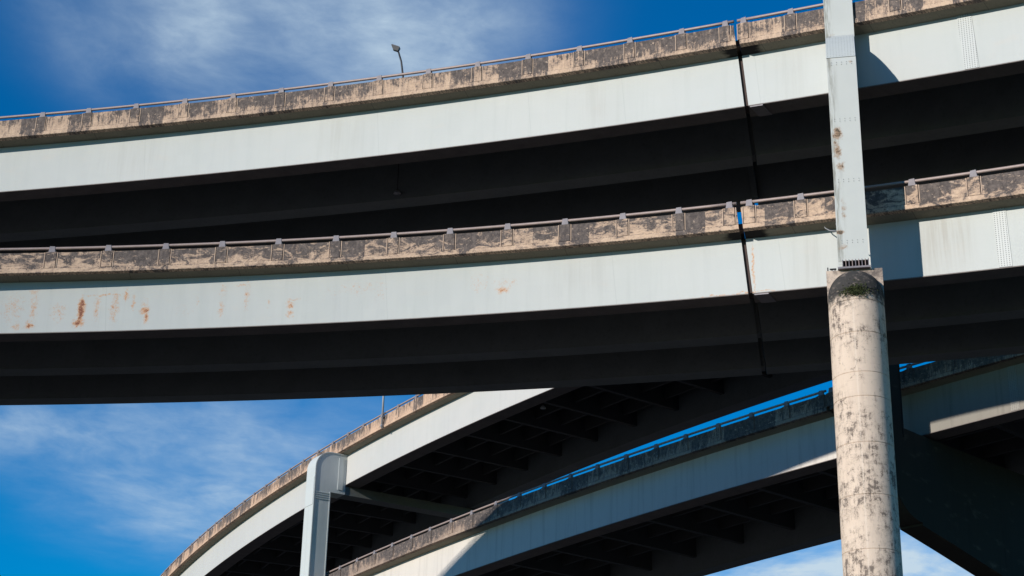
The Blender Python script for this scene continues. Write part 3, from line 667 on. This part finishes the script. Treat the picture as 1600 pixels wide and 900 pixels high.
def portal(s, roadT, roadB, label, mm, ga, wide=13.7, botdrop=4.9, grilles=True, base_z=0.):
    zt = roadT.at(s).z; zb = roadB.at(s).z; w2 = .70
    d, o = roadT.dir(s); c = roadT.at(s, 2, 0)
    th = thing('portal_pier', (c.x, c.y, base_z), label, 'pier', 'steel portal piers of the far crossing')
    # near leg curving over at the top into the crossbeam, and round at the foot into the cap beam
    top = zt+2.46; ro = 1.35; uf, ub = 2.72, 1.30
    L = [(ub, zb-botdrop+2.4)]
    out = [(uf, zb-2.6)]
    arc = [(uf-ro+ro*math.cos(a), top-ro+ro*math.sin(a)) for a in [math.pi/2*k/12 for k in range(13)]]
    foot = [(uf-2.6+2.6*math.cos(a), zb-2.3+2.6*math.sin(a)) for a in [-math.pi/2+math.pi/2*k/10 for k in range(11)]]
    outline = foot + arc + [(.03, top), (.03, zt-.74), (ub-.0, zt-.74), (ub, zb-.10), (.10, zb-.12), (.10, zb-4.9)]
    lg = profile_solid(roadT, s-w2, s+w2, outline, name='near_leg', m=mm, parent=th)
    # raised flange edges following the outside of the leg on the sunny and the shaded side
    for sd in (-1, 1):
        e = w2*sd
        offs = foot + arc + [(.03, top)]
        inner = [(.03, top-.07)] + [(uf-ro+(ro-.07)*math.cos(a), top-ro+(ro-.07)*math.sin(a)) for a in [math.pi/2*k/12 for k in range(12, -1, -1)]] + [(uf-2.6+2.53*math.cos(a), zb-2.3+2.53*math.sin(a)) for a in [-math.pi/2+math.pi/2*k/10 for k in range(10, -1, -1)]]
        s0, s1 = (s+e+.002, s+e+.05) if sd > 0 else (s+e-.05, s+e-.002)
        profile_solid(roadT, s0, s1, offs+inner, name='leg_flange', m=mm, parent=lg, uoff=20)
    profile_solid(roadT, s+w2+.002, s+w2+.04, [(ub, zb-.6), (ub+.07, zb-.6), (ub+.07, zt-.74), (ub, zt-.74)], name='leg_flange', m=mm, parent=lg, uoff=30)
    # crossbeam under the top deck, and far leg
    profile_solid(roadT, s-w2+.05, s+w2-.05, [(.028, zt-.74), (.028, zt-.04), (-wide, zt-.04), (-wide, zt-.74)], name='cross_beam', m=M['girder_shade'], parent=th)
    profile_solid(roadT, s-w2, s+w2, [(-wide-.01, zb-3.), (-wide-1.4, zb-3.), (-wide-1.4, zt+2.), (-wide-.01, zt+2.)], name='far_leg', m=mm, parent=th)
    # deep cap beam with a V-shaped belly under the lower deck
    profile_solid(roadT, s-w2+.02, s+w2-.02, [(.098, zb-.12), (.098, zb-5.0), (-3., zb-5.55), (-8.6, zb-6.6), (-10.9, zb-6.6), (-wide-1.4, zb-5.2), (-wide-1.4, zb-3.02), (-wide-.02, zb-.12)], name='cap_beam', m=mm, parent=th)
    profile_solid(roadT, s-1.2, s+1.2, [(-8.2, base_z), (-8.2, zb-6.3), (-11.3, zb-6.3), (-11.3, base_z)], name='support_column', m=M['cap'], parent=th)
    # stiffener ribs: three stacked horizontal bars
    if grilles:
        for zz in ga:
            for k in range(4):
                z = zt+zz-k*.17
                bm = newbm(); cc = roadT.at(s, 0, 0); cc.z = 0
                dd, oo = roadT.dir(s)
                f = lambda u, a, q: cc+oo*u+dd*(w2+a)+Vector((0, 0, q))
                prism(bm, [f(ub+.09, .003, z), f(uf-.09, .003, z), f(uf-.09, .045, z), f(ub+.09, .045, z)], [f(ub+.09, .003, z+.05), f(uf-.09, .003, z+.05), f(uf-.09, .045, z+.05), f(ub+.09, .045, z+.05)])
                link('splice_rib', bm, mm, lg)
        # bolted strip where the arched head meets the girder
        profile_solid(roadT, s+w2+.002, s+w2+.05, [(.30, zt-.45), (.72, zt-.45), (.72, zt+2.1), (.30, zt+2.1)], name='head_plate', m=mm, parent=lg, uoff=40)
        # seam plate on the narrow front face
        profile_solid(roadT, s-w2+.03, s+w2-.03, [(uf+.002, zt-1.9), (uf+.03, zt-1.9), (uf+.03, zt+.3), (uf+.002, zt+.3)], name='front_plate', m=mm, parent=lg, uoff=50)
    return th
portal(-23.0, D3, D4, 'pale steel portal pier with rounded top, before the sunlit far deck', M['paint_pier'], (-.9, -8.0))
portal(32.3, D4 and D3, D4, 'dark shaded portal pier with deep beam, behind the concrete pier', M['pier_shade'], (), grilles=False)

# ------------------------------------------------------------------ lamps
def cobra(base, h, bend, label, name='street_lamp', tip=None):
    th = thing(name, base, label, 'street lamp')
    d = Vector(bend)
    pts = [base+Vector((0, 0, h*k/8)) for k in range(7)] + [base+Vector((0, 0, h*.82))+d*.05, base+Vector((0, 0, h*.92))+d*.22, base+Vector((0, 0, h))+d*.5]
    bm = tube_bm(pts, [.085-.004*i for i in range(len(pts))], 8); link('pole', bm, M['dark_metal'], th, smooth=True)
    e = pts[-1]; dn = d.normalized(); sd_ = dn.cross(Vector((0, 0, 1)))
    bm = newbm()   # wedge-shaped head, deep at the back
    f = lambda a, b, z: e+dn*a*.78+sd_*b*.8+Vector((0, 0, z*.8))
    prism(bm, [f(-.16, -.17, .15), f(.50, -.13, .40), f(.50, .13, .40), f(-.16, .17, .15)], [f(-.03, -.13, -.16), f(.34, -.10, -.02), f(.34, .10, -.02), f(-.03, .13, -.16)])
    link('lamp_head', bm, M['dark_metal'], th)
    bm = newbm(); prism(bm, [f(-.12, -.14, .165), f(.47, -.11, .405), f(.47, .11, .405), f(-.12, .14, .165)], [f(-.06, -.08, .25), f(.42, -.06, .46), f(.42, .06, .46), f(-.06, .08, .25)])
    link('lamp_top', bm, M['grey_metal'], th)
    return th
b = UP.at(-10.66, -11.2, 2.8); cobra(b, 10.0, (-.85, .1, 0), 'small dark street lamp with curved top, against the clouds above the upper deck')
# straight pole bolted to the outside of the far deck's parapet
b = D3.at(-15.24, .91, 2.5); th = thing('street_lamp', b, 'thin grey lamp pole fixed to the outside of the far curving deck parapet', 'street lamp')
link('pole', tube_bm([b+Vector((0, 0, z)) for z in (0, 3, 6, 9.)], [.085, .08, .07, .06], 8), M['grey_metal'], th, smooth=True)
d, o = D3.dir(-15.24)
link('lamp_arm', tube_bm([b+Vector((0, 0, 8.9)), b+Vector((0, 0, 9.2))-o*.8, b+Vector((0, 0, 9.3))-o*2], .04, 8), M['grey_metal'], th, smooth=True)
for z in (.15, .85):
    bm = newbm(); f = lambda a, c, q: b+d*a+o*c+Vector((0, 0, q)); prism(bm, [f(-.12, -.11, z), f(.12, -.11, z), f(.12, .1, z), f(-.12, .1, z)], [f(-.12, -.11, z+.1), f(.12, -.11, z+.1), f(.12, .1, z+.1), f(-.12, .1, z+.1)])
    link('pole_bracket', bm, M['grey_metal'], th)
# under-deck lights
def underlamp(c, label, conduit=0.):
    th = thing('underdeck_light', c, label, 'light fixture')
    bm = newbm(); n = 14; prev = None; prof = [(.03, .16), (.10, .12), (.17, .02), (.19, -.06), (.17, -.08)]
    rings = [[bm.verts.new(c+Vector((r_*math.cos(k*2*math.pi/n), r_*math.sin(k*2*math.pi/n), z))) for k in range(n)] for r_, z in prof]
    for a, b_ in zip(rings[:-1], rings[1:]):
        for k in range(n): bm.faces.new((a[k], a[(k+1) % n], b_[(k+1) % n], b_[k]))
    bm.faces.new(rings[0][::-1]); bm.faces.new(rings[-1])
    link('lamp_housing', bm, M['grey_metal'], th, smooth=True)
    if conduit: link('conduit', tube_bm([c+Vector((0, 0, .12)), c+Vector((0, 0, conduit))], .02, 6), M['dark_metal'], th)
    return th
underlamp(UP.at(-7.97, -4.4, .25), 'small round light fixture on the dark inner girder under the upper deck', 2.0)
underlamp(D3.at(1.5, -1.75, -.05), 'tiny light fixture under the far curving deck, near its shaded underside edge', 1.0)
